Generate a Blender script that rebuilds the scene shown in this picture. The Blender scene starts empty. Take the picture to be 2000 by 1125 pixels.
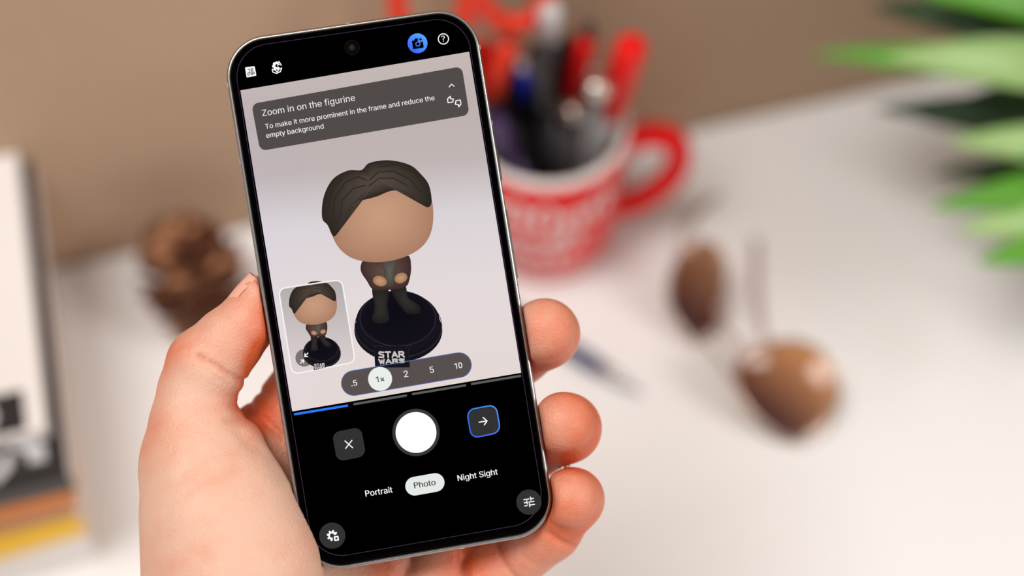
import bpy, bmesh, math, random
import numpy as np
from mathutils import Vector, Matrix
random.seed(7); rng = np.random.default_rng(7)
PI = math.pi
C = bpy.context.scene.collection
R_ = math.radians

# ------------------------------------------------------------------ camera, world, lights, exposure
DESK_Z = 0.75
CAM_H = 0.635
PITCH = R_(57)
cam_data = bpy.data.cameras.new('camera'); cam_data.lens = 50; cam_data.sensor_width = 36
cam_data.clip_start = 0.01; cam_data.clip_end = 50
cam_data.dof.use_dof = True; cam_data.dof.focus_distance = 0.405; cam_data.dof.aperture_fstop = 2.95
cam = bpy.data.objects.new('camera', cam_data); C.objects.link(cam)
CAM = Matrix.Translation((0, 0, DESK_Z + CAM_H)) @ Matrix.Rotation(PI/2 - PITCH, 4, 'X')
cam.matrix_world = CAM
bpy.context.scene.camera = cam
sc = bpy.context.scene
sc.view_settings.view_transform = 'Standard'; sc.view_settings.look = 'None'
sc.view_settings.exposure = 0.0; sc.view_settings.gamma = 1.0; sc.view_settings.use_curve_mapping = False

world = bpy.data.worlds.new('room_light'); sc.world = world; world.use_nodes = True
bg = world.node_tree.nodes['Background']; bg.inputs[0].default_value = (1.0, 0.965, 0.935, 1); bg.inputs[1].default_value = 0.52

def area_light(name, loc, target, size, power, col):
    d = bpy.data.lights.new(name, 'AREA'); d.shape = 'RECTANGLE'; d.size, d.size_y = size
    d.energy = power; d.color = col
    o = bpy.data.objects.new(name, d); C.objects.link(o); o.location = loc
    o.rotation_euler = (Vector(target) - Vector(loc)).to_track_quat('-Z', 'Y').to_euler()
    return o
area_light('window_light', (2.25, -0.45, 2.75), (0.0, 0.35, 0.80), (1.0, 1.0), 39, (1.0, 0.97, 0.95))
area_light('overhead_fill', (-0.62, 0.16, 2.85), (-0.2, 0.30, 0.80), (0.9, 0.9), 39, (1.0, 0.97, 0.945))  # soft fill added overhead to brighten the desk, no known fixture

# ------------------------------------------------------------------ coordinates
F = 2000 * 50 / 36.0
def campt(px, py, depth):                                   # camera-space point, metres, `depth` in front of the lens
    return Vector(((px - 1000) / F * depth, -(py - 562.5) / F * depth, -depth))
def at_h(px, py, h):                                        # world point h above the desk top
    o = CAM.translation; d = CAM.to_3x3() @ campt(px, py, 1.0)
    return o + d * ((DESK_Z + h - o.z) / d.z)
WA = R_(15.4)                                               # the wall and the books run along this direction
U = Vector((math.cos(WA), math.sin(WA), 0)); V = Vector((-math.sin(WA), math.cos(WA), 0))

# ------------------------------------------------------------------ helpers
def lin(c):
    return tuple(((v / 255) / 12.92 if v / 255 <= 0.04045 else (((v / 255) + 0.055) / 1.055) ** 2.4) for v in c)
def mat(name, col, rough=0.5, metal=0.0, spec=0.5, noise=0.0, nscale=30, bump=0.0, bscale=200, coat=0, trans=0, sss=0, srad=(.01, .003, .001), ior=1.45, alpha=1):
    m = bpy.data.materials.new(name); m.use_nodes = True; nt = m.node_tree; b = nt.nodes['Principled BSDF']
    c = lin(col); b.inputs['Base Color'].default_value = (*c, 1)
    b.inputs['Roughness'].default_value = rough; b.inputs['Metallic'].default_value = metal
    b.inputs['Specular IOR Level'].default_value = spec; b.inputs['Coat Weight'].default_value = coat
    b.inputs['Coat Roughness'].default_value = 0.05
    b.inputs['Transmission Weight'].default_value = trans; b.inputs['IOR'].default_value = ior
    b.inputs['Alpha'].default_value = alpha
    tc = nt.nodes.new('ShaderNodeTexCoord')
    if sss:
        b.inputs['Subsurface Weight'].default_value = sss; b.inputs['Subsurface Radius'].default_value = srad; b.inputs['Subsurface Scale'].default_value = 1
    if noise:
        n = nt.nodes.new('ShaderNodeTexNoise'); n.inputs['Scale'].default_value = nscale; n.inputs['Detail'].default_value = 6
        r = nt.nodes.new('ShaderNodeMix'); r.data_type = 'RGBA'
        r.inputs['A'].default_value = (*[v * (1 - noise) for v in c], 1); r.inputs['B'].default_value = (*[min(1, v * (1 + noise)) for v in c], 1)
        nt.links.new(tc.outputs['Object'], n.inputs['Vector']); nt.links.new(n.outputs['Fac'], r.inputs['Factor']); nt.links.new(r.outputs['Result'], b.inputs['Base Color'])
    if bump:
        n2 = nt.nodes.new('ShaderNodeTexNoise'); n2.inputs['Scale'].default_value = bscale; n2.inputs['Detail'].default_value = 5
        bp = nt.nodes.new('ShaderNodeBump'); bp.inputs['Strength'].default_value = bump; bp.inputs['Distance'].default_value = 0.001
        nt.links.new(tc.outputs['Object'], n2.inputs['Vector']); nt.links.new(n2.outputs['Fac'], bp.inputs['Height']); nt.links.new(bp.outputs['Normal'], b.inputs['Normal'])
    return m
def link(name, me, m=None, parent=None, smooth=True, mw=None):
    o = bpy.data.objects.new(name, me); C.objects.link(o)
    if m is not None: me.materials.append(m)
    if smooth:
        me.polygons.foreach_set('use_smooth', [True] * len(me.polygons))
    if parent is not None: o.parent = parent
    if mw is not None: o.matrix_world = mw
    return o
def mesh(name, vs, fs):
    me = bpy.data.meshes.new(name); me.from_pydata([tuple(v) for v in vs], [], fs); me.update(); return me
def thing(name, label, cat, loc=(0, 0, 0), rot=None, group=None, mw=None):
    o = bpy.data.objects.new(name, None); C.objects.link(o); o.empty_display_size = 0.01
    o.location = loc
    if rot: o.rotation_euler = rot
    if mw is not None: o.matrix_world = mw
    tag(o, label, cat, group); return o
def tag(o, label, cat, group=None):
    o['label'] = label; o['category'] = cat
    if group: o['group'] = group
    return o
def struct(o):
    o['kind'] = 'structure'; return o
class MB:
    def __init__(s): s.v = []; s.f = []
    def add(s, vs, fs):
        k = len(s.v); s.v += [Vector(v) for v in vs]; s.f += [tuple(i + k for i in f) for f in fs]; return s
    def tube(s, pts, rad, n=14, squash=None, cap=True):
        pts = [Vector(p) for p in pts]
        rad = rad if isinstance(rad, (list, tuple)) else [rad] * len(pts)
        t0 = (pts[1] - pts[0]).normalized(); up = Vector((0, 0, 1)) if abs(t0.z) < .9 else Vector((1, 0, 0))
        a = t0.cross(up).normalized(); vs = []; fs = []
        for i, p in enumerate(pts):
            t = (pts[min(i + 1, len(pts) - 1)] - pts[max(i - 1, 0)]).normalized()
            a = (a - t * a.dot(t)).normalized(); b = t.cross(a)
            for k in range(n):
                an = 2 * PI * k / n; vs.append(p + (a * math.cos(an) + b * math.sin(an) * (squash or 1)) * rad[i])
        for i in range(len(pts) - 1):
            for k in range(n):
                fs.append((i * n + k, i * n + (k + 1) % n, (i + 1) * n + (k + 1) % n, (i + 1) * n + k))
        if cap:
            fs.append(tuple(range(n))[::-1]); fs.append(tuple(range((len(pts) - 1) * n, len(pts) * n)))
        return s.add(vs, fs)
    def lathe(s, prof, n=48, close=False):
        vs = [(r * math.cos(2 * PI * k / n), r * math.sin(2 * PI * k / n), z) for r, z in prof for k in range(n)]; fs = []
        m = len(prof)
        for i in range(m - 1 + (1 if close else 0)):
            j = (i + 1) % m
            for k in range(n): fs.append((i * n + k, i * n + (k + 1) % n, j * n + (k + 1) % n, j * n + k))
        return s.add(vs, fs)
    def box(s, a, b, r=0.0):
        (x0, y0, z0), (x1, y1, z1) = a, b
        if r:
            r = min(r, (z1 - z0) * .45)
            def ring(i, z): return [(x0 + i, y0 + i, z), (x1 - i, y0 + i, z), (x1 - i, y1 - i, z), (x0 + i, y1 - i, z)]
            vs = ring(r, z0) + ring(0, z0 + r) + ring(0, z1 - r) + ring(r, z1); fs = [(3, 2, 1, 0), (12, 13, 14, 15)]
            for q in range(3):
                for k in range(4): fs.append((q * 4 + k, q * 4 + (k + 1) % 4, q * 4 + 4 + (k + 1) % 4, q * 4 + 4 + k))
            return s.add(vs, fs)
        vs = [(x, y, z) for z in (z0, z1) for x, y in ((x0, y0), (x1, y0), (x1, y1), (x0, y1))]
        return s.add(vs, [(3, 2, 1, 0), (4, 5, 6, 7), (0, 1, 5, 4), (1, 2, 6, 5), (2, 3, 7, 6), (3, 0, 4, 7)])
    def build(s, name, m, parent=None, smooth=True, mw=None):
        me = mesh(name, s.v, s.f); o = link(name, me, m, parent, smooth, mw)
        return o
def local(parent_mw, pts):
    inv = parent_mw.inverted(); return [inv @ Vector(p) for p in pts]
def auto_smooth(o, ang=35):
    me = o.data; bm = bmesh.new(); bm.from_mesh(me)
    for e in bm.edges:
        if len(e.link_faces) == 2: e.smooth = e.calc_face_angle(0) < R_(ang)
    bm.to_mesh(me); bm.free(); return o

# ------------------------------------------------------------------ the setting: desk, wall, floor
M_wall = mat('tan_plaster', (182, 154, 128), 0.9, noise=0.24, nscale=4, bump=0.4, bscale=40)
M_desk = mat('white_laminate', (232, 229, 227), 0.5, noise=0.02, nscale=6, bump=0.03, bscale=300)
M_floor = mat('wood_floor', (140, 110, 85), 0.6, noise=0.2, nscale=4)
foot = at_h(930, 340, 0)                                    # a point where the desk meets the wall
WALLM = Matrix.Translation((foot.x, foot.y, 0)) @ Matrix.Rotation(WA, 4, 'Z')
struct(MB().box((-1.4, 0.0, 0), (1.6, 0.1, 2.6)).build('wall_back', M_wall, smooth=False, mw=WALLM))
struct(MB().box((-1.6, -2.2, -0.05), (1.8, 0.12, 0)).build('floor', M_floor, smooth=False, mw=WALLM))
desk = thing('desk', 'white desk with a plain smooth top standing against the tan wall', 'desk', mw=WALLM)
DW = Matrix.Identity(4)
def dchild(o): return o
MB().box((-0.95, -0.80, DESK_Z - .03), (0.95, -0.001, DESK_Z), .002).build('table_top', M_desk, desk, smooth=False)
for sx in (-.9, .86):
    for sy in (-.76, -.06):
        MB().box((sx, sy, 0.0), (sx + .04, sy + .04, DESK_Z - .03), .002).build('leg', M_desk, desk, smooth=False)

# ------------------------------------------------------------------ phone
RP = Matrix(((0.98436741, -0.15817079, 0.07747772, -0.0346375783), (0.15843944, 0.98736499, 0.00270635, -0.000222646762), (-0.07692685, 0.00961149, 0.99699041, -0.40557968), (0, 0, 0, 1)))
PH = CAM @ RP
PHI = RP.inverted()
def scr(px, py, z=0.0):                                     # a point of the phone's front face, phone coordinates (metres)
    d = campt(px, py, 1.0); o3 = PHI.translation; dd = PHI.to_3x3() @ d
    t = (z - o3.z) / dd.z; p = o3 + dd * t; return (p.x, p.y)
PW, PHH, PT = .0363, .0767, .0085
phone = thing('mobile_phone', 'black and steel mobile phone held upright with its camera app open', 'phone', mw=PH)
M_metal = mat('polished_frame', (172, 167, 166), 0.22, 1.0)
M_bezel = mat('black_glass_bezel', (5, 3, 6), 0.08, 0, 0.5)
M_band = mat('antenna_plastic', (178, 172, 170), 0.4)
M_back = mat('phone_back_glass', (60, 62, 66), 0.3)
def rr(w, h, r, n=14):
    out = []
    for cx, cy, a0 in ((w - r, h - r, 0), (-w + r, h - r, 90), (-w + r, -h + r, 180), (w - r, -h + r, 270)):
        for k in range(n + 1):
            a = R_(a0 + 90 * k / n); out.append((cx + r * math.cos(a), cy + r * math.sin(a)))
    return out
def layered(prof, r0):                                      # prof: (inset, z) from front to back
    vs = []; fs = []; n = None
    for ins, z in prof:
        ring = rr(PW - ins, PHH - ins, r0 - ins); n = len(ring); vs += [(x, y, z) for x, y in ring]
    for i in range(len(prof) - 1):
        for k in range(n): fs.append((i * n + k, (i + 1) * n + k, (i + 1) * n + (k + 1) % n, i * n + (k + 1) % n))
    return vs, fs, n
def arc_prof():
    p = [(.00095, -.00005), (.0008, .0000)]
    for k in range(1, 7): a = PI / 2 * k / 6; p.append((.0008 - .0008 * math.sin(a), -.0008 + .0008 * math.cos(a)))
    p += [(-.00004, -.0025), (0, -.0042), (-.00004, -.006)]
    for k in range(0, 7): a = PI / 2 * k / 6; p.append((.0008 - .0008 * math.cos(a), -.0077 - .0008 * math.sin(a)))
    return p
vs, fs, n = layered(arc_prof(), .0118)
fs.append(tuple(range(len(vs) - n, len(vs)))[::-1])
MB().add(vs, fs).build('metal_frame', M_metal, phone)
vs, fs, n = layered([(.00095, -.0002), (.00098, .00008), (.00115, .0002), (.0013, .00024)], .0118)
fs.append(tuple(range(len(vs) - n, len(vs))))
MB().add(vs, fs).build('glass_bezel', M_bezel, phone)
MB().add([(x, y, -.0086) for x, y in rr(PW - .0012, PHH - .0012, .0106)] , [tuple(range(60))[::-1]]).build('back_glass', M_back, phone, smooth=False)
cb = MB(); ring = rr(.031, .0095, .0094)
cb.add([(x, y + .054, -.0086) for x, y in ring] + [(x * .99, y * .97 + .054, -.0112) for x, y in ring], [(k, k + 60, (k + 1) % 60 + 60, (k + 1) % 60) for k in range(60)] + [tuple(range(60, 120))[::-1]])
cb.build('camera_bar', M_metal, phone)
def side_button(y0, y1, name):
    b = MB().box((PW - .0006, y1, -.0056), (PW + .00055, y0, -.0034), .0003)
    return b.build(name, M_metal, phone, smooth=False)
side_button(scr(972, 290)[1], scr(981, 350)[1], 'power_button')
side_button(scr(989, 408)[1], scr(1009, 544)[1], 'volume_button')
def band(x, y, horiz):
    w = .0013; e = .00002
    if horiz: b = MB().box((x - w / 2, y - .0009 if y > 0 else y - e, -.0079), (x + w / 2, y + e if y > 0 else y + .0009, -.0004))
    else: b = MB().box((x - .0009 if x > 0 else x - e, y - w / 2, -.0079), (x + e if x > 0 else x + .0009, y + w / 2, -.0004))
    b.build('antenna_band', M_band, phone, smooth=False)
band(scr(679, 48)[0], PHH, True); band(scr(903, 1073)[0], -PHH, True)
band(PW, scr(957, 240)[1], False); band(PW, scr(935, 92)[1], False); band(-PW, scr(473, 315)[1], False); band(-PW, scr(446, 165)[1], False)

# display: every pixel patch is a flat shape lit by its own colour
M_pix = bpy.data.materials.new('display_pixels'); M_pix.use_nodes = True
nt = M_pix.node_tree; nt.nodes.clear()
e_ = nt.nodes.new('ShaderNodeEmission'); at_ = nt.nodes.new('ShaderNodeAttribute'); at_.attribute_name = 'Col'; ou = nt.nodes.new('ShaderNodeOutputMaterial')
nt.links.new(at_.outputs['Color'], e_.inputs['Color']); nt.links.new(e_.outputs[0], ou.inputs[0])
def paint(me, cols):
    ca = me.color_attributes.new('Col', 'FLOAT_COLOR', 'POINT')
    buf = np.array([(*c, 1.0) for c in cols], dtype=np.float32).ravel(); ca.data.foreach_set('color', buf)
Z0 = .00030
display = None
def uimesh(name, pts, fs, col, z, parent=None):             # pts in photo pixels -> phone face
    zz = Z0 + z * .00002
    vs = [(*scr(x, y, zz), zz) for x, y in pts]
    me = mesh(name, vs, fs); cols = [lin(c) for c in col] if isinstance(col, list) else [lin(col)] * len(vs)
    paint(me, cols)
    return link(name, me, M_pix, parent or display, smooth=False)
def uipoly(name, pts, col, z): return uimesh(name, pts, [tuple(range(len(pts)))], col, z)
def roundpoly(P, r, n=8):
    out = []; m = len(P)
    for i in range(m):
        a, b, c = Vector(P[i - 1]), Vector(P[i]), Vector(P[(i + 1) % m])
        d1 = (a - b).normalized(); d2 = (c - b).normalized(); p, q = b + d1 * r, b + d2 * r
        ctr = b + (d1 + d2) * r
        for k in range(n + 1):
            t = PI / 2 * k / n; v = ctr - d2 * r * math.cos(t) - d1 * r * math.sin(t)
            out.append((v.x, v.y))
    return out
def circ(x, y, r, n=40, rx=None, ang=0):
    rx = rx or r; o = []
    for k in range(n):
        a = 2 * PI * k / n; u, v = rx * math.cos(a), r * math.sin(a)
        o.append((x + u * math.cos(ang) - v * math.sin(ang), y + u * math.sin(ang) + v * math.cos(ang)))
    return o
def pill(a, b, r, n=14):
    d = (Vector(b) - Vector(a)); an = math.atan2(d.y, d.x); o = []
    for c, s in ((b, -PI / 2), (a, PI / 2)):
        for k in range(n + 1):
            t = an + s + PI * k / n; o.append((c[0] + r * math.cos(t), c[1] + r * math.sin(t)))
    return o
def outline(name, P, w, col, z):
    n = len(P); P = [Vector(p) for p in P]; c = sum(P, Vector((0, 0))) / n; o = []; i_ = []
    for k in range(n):
        t = (P[(k + 1) % n] - P[k - 1]); t = t.normalized() if t.length > 1e-6 else Vector((1, 0)); nn = Vector((t.y, -t.x))
        if nn.dot(P[k] - c) < 0: nn = -nn
        o.append(P[k] + nn * w / 2); i_.append(P[k] - nn * w / 2)
    col = col if not callable(col) else [col(p) for p in o + i_]
    return uimesh(name, [(p.x, p.y) for p in o + i_], [(k, (k + 1) % n, n + (k + 1) % n, n + k) for k in range(n)], col, z)
def strokes(name, lines, w, col, z):
    pts = []; fs = []
    for L in lines:
        for a, b in zip(L[:-1], L[1:]):
            pl = pill(a, b, w / 2, 6); k = len(pts); pts += pl; fs.append(tuple(range(k, k + len(pl))))
    return uimesh(name, pts, fs, col, z)
_fc = {}
UI_FONT = None
try:
    import os
    UI_FONT = bpy.data.fonts.load(os.path.join(bpy.utils.system_resource('DATAFILES'), 'fonts', 'Inter.woff2'))
except Exception:
    UI_FONT = None
def text_outline(body, bold=0.0, space=1.0):
    key = (body, bold, space)
    if key not in _fc:
        cu = bpy.data.curves.new('lettering', 'FONT'); cu.body = body; cu.font = UI_FONT or cu.font; cu.offset = -.006; cu.resolution_u = 4; cu.space_character = space
        to = bpy.data.objects.new('lettering', cu); C.objects.link(to)
        dg = bpy.context.evaluated_depsgraph_get(); me = bpy.data.meshes.new_from_object(to.evaluated_get(dg))
        _fc[key] = ([(v.co.x, v.co.y) for v in me.vertices], [tuple(p.vertices) for p in me.polygons])
        bpy.data.objects.remove(to); bpy.data.curves.remove(cu); bpy.data.meshes.remove(me)
    return _fc[key]
def text(name, body, p0, p1, col, z, k=1.0, bold=0.012, space=1.0):
    V_, F_ = text_outline(body, bold, space)
    if body[0] == 'P':                                      # the capital P is drawn here: stem and bowl
        g = text_outline('P')[0]; top = max(v[1] for v in g); x0 = min(v[0] for v in V_); wd = max(v[0] for v in g) - min(v[0] for v in g); sw = .115 * top
        F_ = [f for f in F_ if min(V_[i][0] for i in f) > x0 + wd * .98 or max(V_[i][0] for i in f) > x0 + wd * 1.06]; V_ = list(V_)
        n0 = len(V_); V_ += [(x0, 0), (x0 + sw, 0), (x0 + sw, top), (x0, top)]; F_.append((n0, n0 + 1, n0 + 2, n0 + 3))
        ro = top * .29; cy_ = top - ro; cx_ = x0 + wd - ro; out = [(x0 + sw, top)] + [(cx_ + ro * math.sin(PI * k / 12), cy_ + ro * math.cos(PI * k / 12)) for k in range(13)] + [(x0 + sw, top - 2 * ro)]
        ri = ro - sw; inn = [(x0 + sw, top - sw)] + [(cx_ + ri * math.sin(PI * k / 12), cy_ + ri * math.cos(PI * k / 12)) for k in range(13)] + [(x0 + sw, top - 2 * ro + sw)]
        n1 = len(V_); V_ += out + inn; m_ = len(out); F_ += [(n1 + k, n1 + k + 1, n1 + m_ + k + 1, n1 + m_ + k) for k in range(m_ - 1)]
    xs = [v[0] for v in V_]; a, b = min(xs), max(xs)
    d = Vector(p1) - Vector(p0); s = d.length / (b - a); d.normalize(); nrm = Vector((d.y, -d.x))
    pts = []
    for x, y in V_:
        q = Vector(p0) + d * (x - a) * s + nrm * y * s * k; pts.append((q.x, q.y))
    if bold > 0:                                            # heavier weight: the same letters doubled a hair apart
        n0 = len(pts); w_ = bold * s * 1.6
        pts = [(x + d.x * w_ * q, y + d.y * w_ * q) for q in (-.5, 0, .5) for x, y in pts]; F_ = [tuple(i + n0 * q for i in f) for q in range(3) for f in F_]
    return uimesh(name, pts, F_, col, z)
def block_word(name, word, quad, w, col, z):               # heavy capitals laid out in a slanted box (top-left, top-right, bottom-right, bottom-left)
    L = {'S': [[(.95, .08), (.2, .0), (.05, .22), (.25, .45), (.8, .52), (.95, .78), (.8, 1), (.05, .94)]], 'T': [[(0, .02), (1, .02)], [(.5, .02), (.5, 1)]],
         'A': [[(0, 1), (.5, 0), (1, 1)], [(.22, .68), (.78, .68)]], 'R': [[(.05, 1), (.05, 0), (.8, 0), (.95, .25), (.8, .52), (.05, .52)], [(.5, .52), (1, 1)]],
         'W': [[(0, 0), (.25, 1), (.5, .2), (.75, 1), (1, 0)]]}
    q = [Vector(p) for p in quad]; n = len(word); out = []
    for i, ch in enumerate(word):
        for st in L[ch]:
            out.append([tuple(q[0].lerp(q[1], u).lerp(q[3].lerp(q[2], u), y)) for x, y in st for u in [(i + .12 + .76 * x) / n]])
    return strokes(name, out, w, col, z)
# base panel
disp_ring = [(x, y + .0006) for x, y in rr(PW - .0030, PHH - .0034, .0094)]
me = mesh('display', [(x, y, Z0) for x, y in disp_ring], [tuple(range(60))]); paint(me, [(0, 0, 0)] * 60)
display = link('display', me, M_pix, phone, smooth=False)
me = mesh('display_edge', [(x, y, Z0 + .00001) for x, y in disp_ring] + [(x * 1.0035, y * 1.0016, Z0 + .00001) for x, y in disp_ring], [(k, (k + 1) % 60, (k + 1) % 60 + 60, k + 60) for k in range(60)])
paint(me, [lin((74, 58, 82))] * 120); link('display_edge', me, M_pix, display, smooth=False)
# viewfinder picture
def viewfinder():
    tl, tr, bl, br = map(Vector, ((469.5, 176.5), (916.3, 101), (570.8, 803.5), (1018, 728)))
    pts = []; col = []; nx, ny = 10, 40
    stops = [(0, (196, 184, 181)), (.12, (190, 178, 176)), (.3, (192, 181, 180)), (.36, (202, 193, 194)), (.46, (218, 211, 215)), (.7, (228, 218, 218)), (1, (228, 216, 213))]
    for j in range(ny + 1):
        for i in range(nx + 1):
            u, v = i / nx, j / ny
            p = tl.lerp(tr, u).lerp(bl.lerp(br, u), v); pts.append((p.x, p.y))
            vv = v - .06 * (u - .5)
            for (t0, c0), (t1, c1) in zip(stops[:-1], stops[1:]):
                if vv <= t1 or t1 == 1:
                    f = min(1, max(0, (vv - t0) / (t1 - t0))); c = [c0[q] + (c1[q] - c0[q]) * f for q in range(3)]; break
            if u < .25: c[2] += 4 * (1 - u * 4)
            col.append(tuple(c))
    fs = [(j * (nx + 1) + i, j * (nx + 1) + i + 1, (j + 1) * (nx + 1) + i + 1, (j + 1) * (nx + 1) + i) for j in range(ny) for i in range(nx)]
    uimesh('viewfinder_picture', pts, fs, col, 1)
viewfinder()
W_ = (250, 250, 250)
# plain toy figure shown on the display: smooth round head with a dark cap of hair, no face, brown coat, black stand
def shaded(name, P, c_in, c_out, z, focus=None, rings=7):
    P = [Vector(p) for p in P]; c = Vector(focus) if focus else sum(P, Vector((0, 0))) / len(P); pts = []; col = []; n = len(P)
    for q in range(rings):
        t = 1 - q / rings
        for p in P:
            v = c + (p - c) * t; pts.append((v.x, v.y)); s = t ** 1.6; col.append(tuple(c_in[k] * (1 - s) + c_out[k] * s for k in range(3)))
    pts.append((c.x, c.y)); col.append(c_in); fs = []
    for q in range(rings - 1):
        for k in range(n): fs.append((q * n + k, q * n + (k + 1) % n, (q + 1) * n + (k + 1) % n, (q + 1) * n + k))
    for k in range(n): fs.append(((rings - 1) * n + k, (rings - 1) * n + (k + 1) % n, len(pts) - 1))
    uimesh(name, pts, fs, col, z)
def spline(P, m=6):
    n = len(P); P = [Vector(p) for p in P]; o = []
    for i in range(n):
        a, b, c, d = P[i - 1], P[i], P[(i + 1) % n], P[(i + 2) % n]
        for k in range(m):
            t = k / m; v = .5 * ((2 * b) + (c - a) * t + (2 * a - 5 * b + 4 * c - d) * t * t + (3 * b - a - 3 * c + d) * t ** 3); o.append((v.x, v.y))
    return o
def toy(cx, cy, s, z):
    T = lambda L: [(cx + (x - 738) * s, cy + (y - 425) * s) for x, y in L]
    tc = lambda x, y: T([(x, y)])[0]
    # stand
    shaded('stand_picture', T(circ(778, 645, 62, 48, 86)), (16, 14, 22), (22, 20, 26), z)
    outline('stand_rim_picture', T(circ(778, 637, 61, 48, 85)), 1.0 * s + .3, (52, 50, 60), z + .2)
    shaded('stand_step_picture', T(circ(777, 629, 60, 48, 82)), (17, 14, 23), (24, 21, 30), z + .4)
    outline('stand_ring_picture', T(circ(777, 622, 54, 48, 74)), 1.0 * s + .3, (50, 47, 58), z + .5)
    shaded('stand_top_picture', T(circ(777, 620, 52, 48, 72)), (14, 12, 20), (20, 17, 26), z + .6, tc(765, 600))
    # legs and shoes
    shaded('leg_picture', T(spline([(728, 560), (757, 562), (757, 600), (760, 625), (742, 632), (727, 624), (731, 600)])), (50, 47, 43), (32, 30, 29), z + .8)
    shaded('leg_picture', T(spline([(764, 562), (790, 556), (798, 580), (820, 598), (818, 612), (796, 612), (780, 596), (770, 580)])), (50, 47, 43), (30, 28, 28), z + .8)
    # coat, plain
    shaded('coat_picture', T(spline([(716, 506), (760, 500), (796, 498), (803, 520), (800, 545), (792, 560), (762, 566), (730, 566), (716, 548), (705, 530), (706, 514)])), (98, 74, 66), (62, 44, 42), z + 1)
    shaded('shirt_picture', T(spline([(748, 506), (774, 505), (772, 530), (768, 556), (754, 556), (750, 530)])), (96, 92, 82), (70, 66, 60), z + 1.1)
    shaded('mitten_picture', T(circ(742, 549, 10, 20, 14, .3)), (196, 150, 116), (160, 116, 88), z + 1.2)
    shaded('mitten_picture', T(circ(783, 543, 10, 20, 13, -.4)), (196, 150, 116), (160, 116, 88), z + 1.2)
    # head
    shaded('head_picture', T(spline([(640, 400), (655, 360), (740, 335), (815, 345), (842, 385), (845, 440), (828, 478), (790, 502), (740, 512), (692, 506), (662, 484), (646, 450)])), (200, 155, 126), (170, 126, 102), z + 1.6, tc(745, 420))
    hair = [(652, 462), (640, 440), (629, 425), (632, 385), (650, 350), (680, 333), (706, 332), (722, 318), (760, 313), (800, 322), (822, 340), (838, 362), (843, 395), (834, 405), (818, 392), (800, 378), (768, 372), (735, 384), (705, 392), (686, 398), (676, 420), (668, 442)]
    shaded('hair_picture', T(spline(hair)), (82, 72, 64), (44, 37, 32), z + 1.8, tc(738, 352))
    strands = []
    for L in ([(650, 420), (655, 385), (675, 355), (700, 345), (716, 352)], [(664, 425), (668, 392), (690, 368), (714, 362)], [(722, 352), (738, 336), (768, 334), (800, 350), (822, 376)],
              [(720, 364), (740, 348), (768, 348), (795, 362)], [(740, 326), (775, 322), (808, 336), (832, 366)], [(642, 405), (648, 372), (668, 348)]):
        strands.append(T(L))
    strokes('hair_line_picture', strands, 2.2 * s, (48, 40, 35), z + 1.9)
# inset preview
pip = roundpoly([(544, 564), (667.5, 546), (694, 707), (570.5, 731)], 13)
toy(738, 425, 1.0, 4)
def quadgrad(name, P, c0, c1, z):
    ys = [p[1] for p in P]; a, b = min(ys), max(ys)
    uimesh(name, P, [tuple(range(len(P)))], [tuple(c0[q] + (c1[q] - c0[q]) * ((y - a) / (b - a)) for q in range(3)) for y in ys], z)
quadgrad('inset_picture', pip, (176, 172, 172), (222, 210, 209), 8)
uipoly('shrink_button_icon', circ(594, 699, 17), (122, 114, 115), 9)
toy(611.5, 597, .43, 10)
outline('inset_border', pip, 2.6, (246, 244, 243), 13)
strokes('shrink_arrow_icon', [[(601.5, 689.5), (595.5, 696)], [(595.5, 690.5), (595.2, 696.6), (601, 696.6)], [(587, 709.5), (592.5, 703.5)], [(587.5, 703.3), (593, 703), (593.2, 708.6)]], 1.9, W_, 13.5)
uipoly('name_tag_picture', [(612, 709), (636, 706), (636, 718), (613, 723)], (24, 22, 26), 13.2)
block_word('name_tag_lettering', 'STAR', [(613, 711.5), (634, 709.5), (634.5, 714), (613.5, 716)], 1.3, (205, 200, 200), 13.4)
block_word('name_tag_lettering', 'WARS', [(613.5, 717.5), (634.5, 715.5), (634.5, 718.5), (614, 720.8)], 1.2, (205, 200, 200), 13.4)
# hint card
uipoly('hint_card', roundpoly([(491, 203), (902, 129.5), (917, 224.5), (508, 295)], 13), (81, 75, 73), 8)
text('hint_title', 'Zoom in on the figurine', (513, 227.2), (693.8, 196.6), W_, 9, 1.0, .006)
text('hint_line', 'To make it more prominent in the frame and reduce the', (519.2, 252), (849, 195.4), W_, 9, 1.02, .012)
text('hint_line', 'empty background', (520.8, 269.5), (632.4, 250.8), W_, 9, 1.02, .012)
strokes('chevron_icon', [[(877.2, 169.9), (881.6, 164.4), (887, 168.3)]], 1.7, W_, 9)
strokes('thumb_up_icon', [[(874.6, 192.5), (874.2, 196), (875.2, 200.6), (884.3, 199.2), (885.6, 193.4), (879.6, 192.9), (879.8, 188.2), (876.6, 190.6), (874.6, 192.5)]], 1.9, W_, 9)
strokes('thumb_down_icon', [[(889.3, 203.6), (890.6, 196.8), (898.8, 195.3), (899.9, 200.2), (900.2, 203.4), (897, 207.6), (895.8, 208.6), (895.8, 204.4), (889.3, 203.6)]], 1.9, W_, 9)
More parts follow.
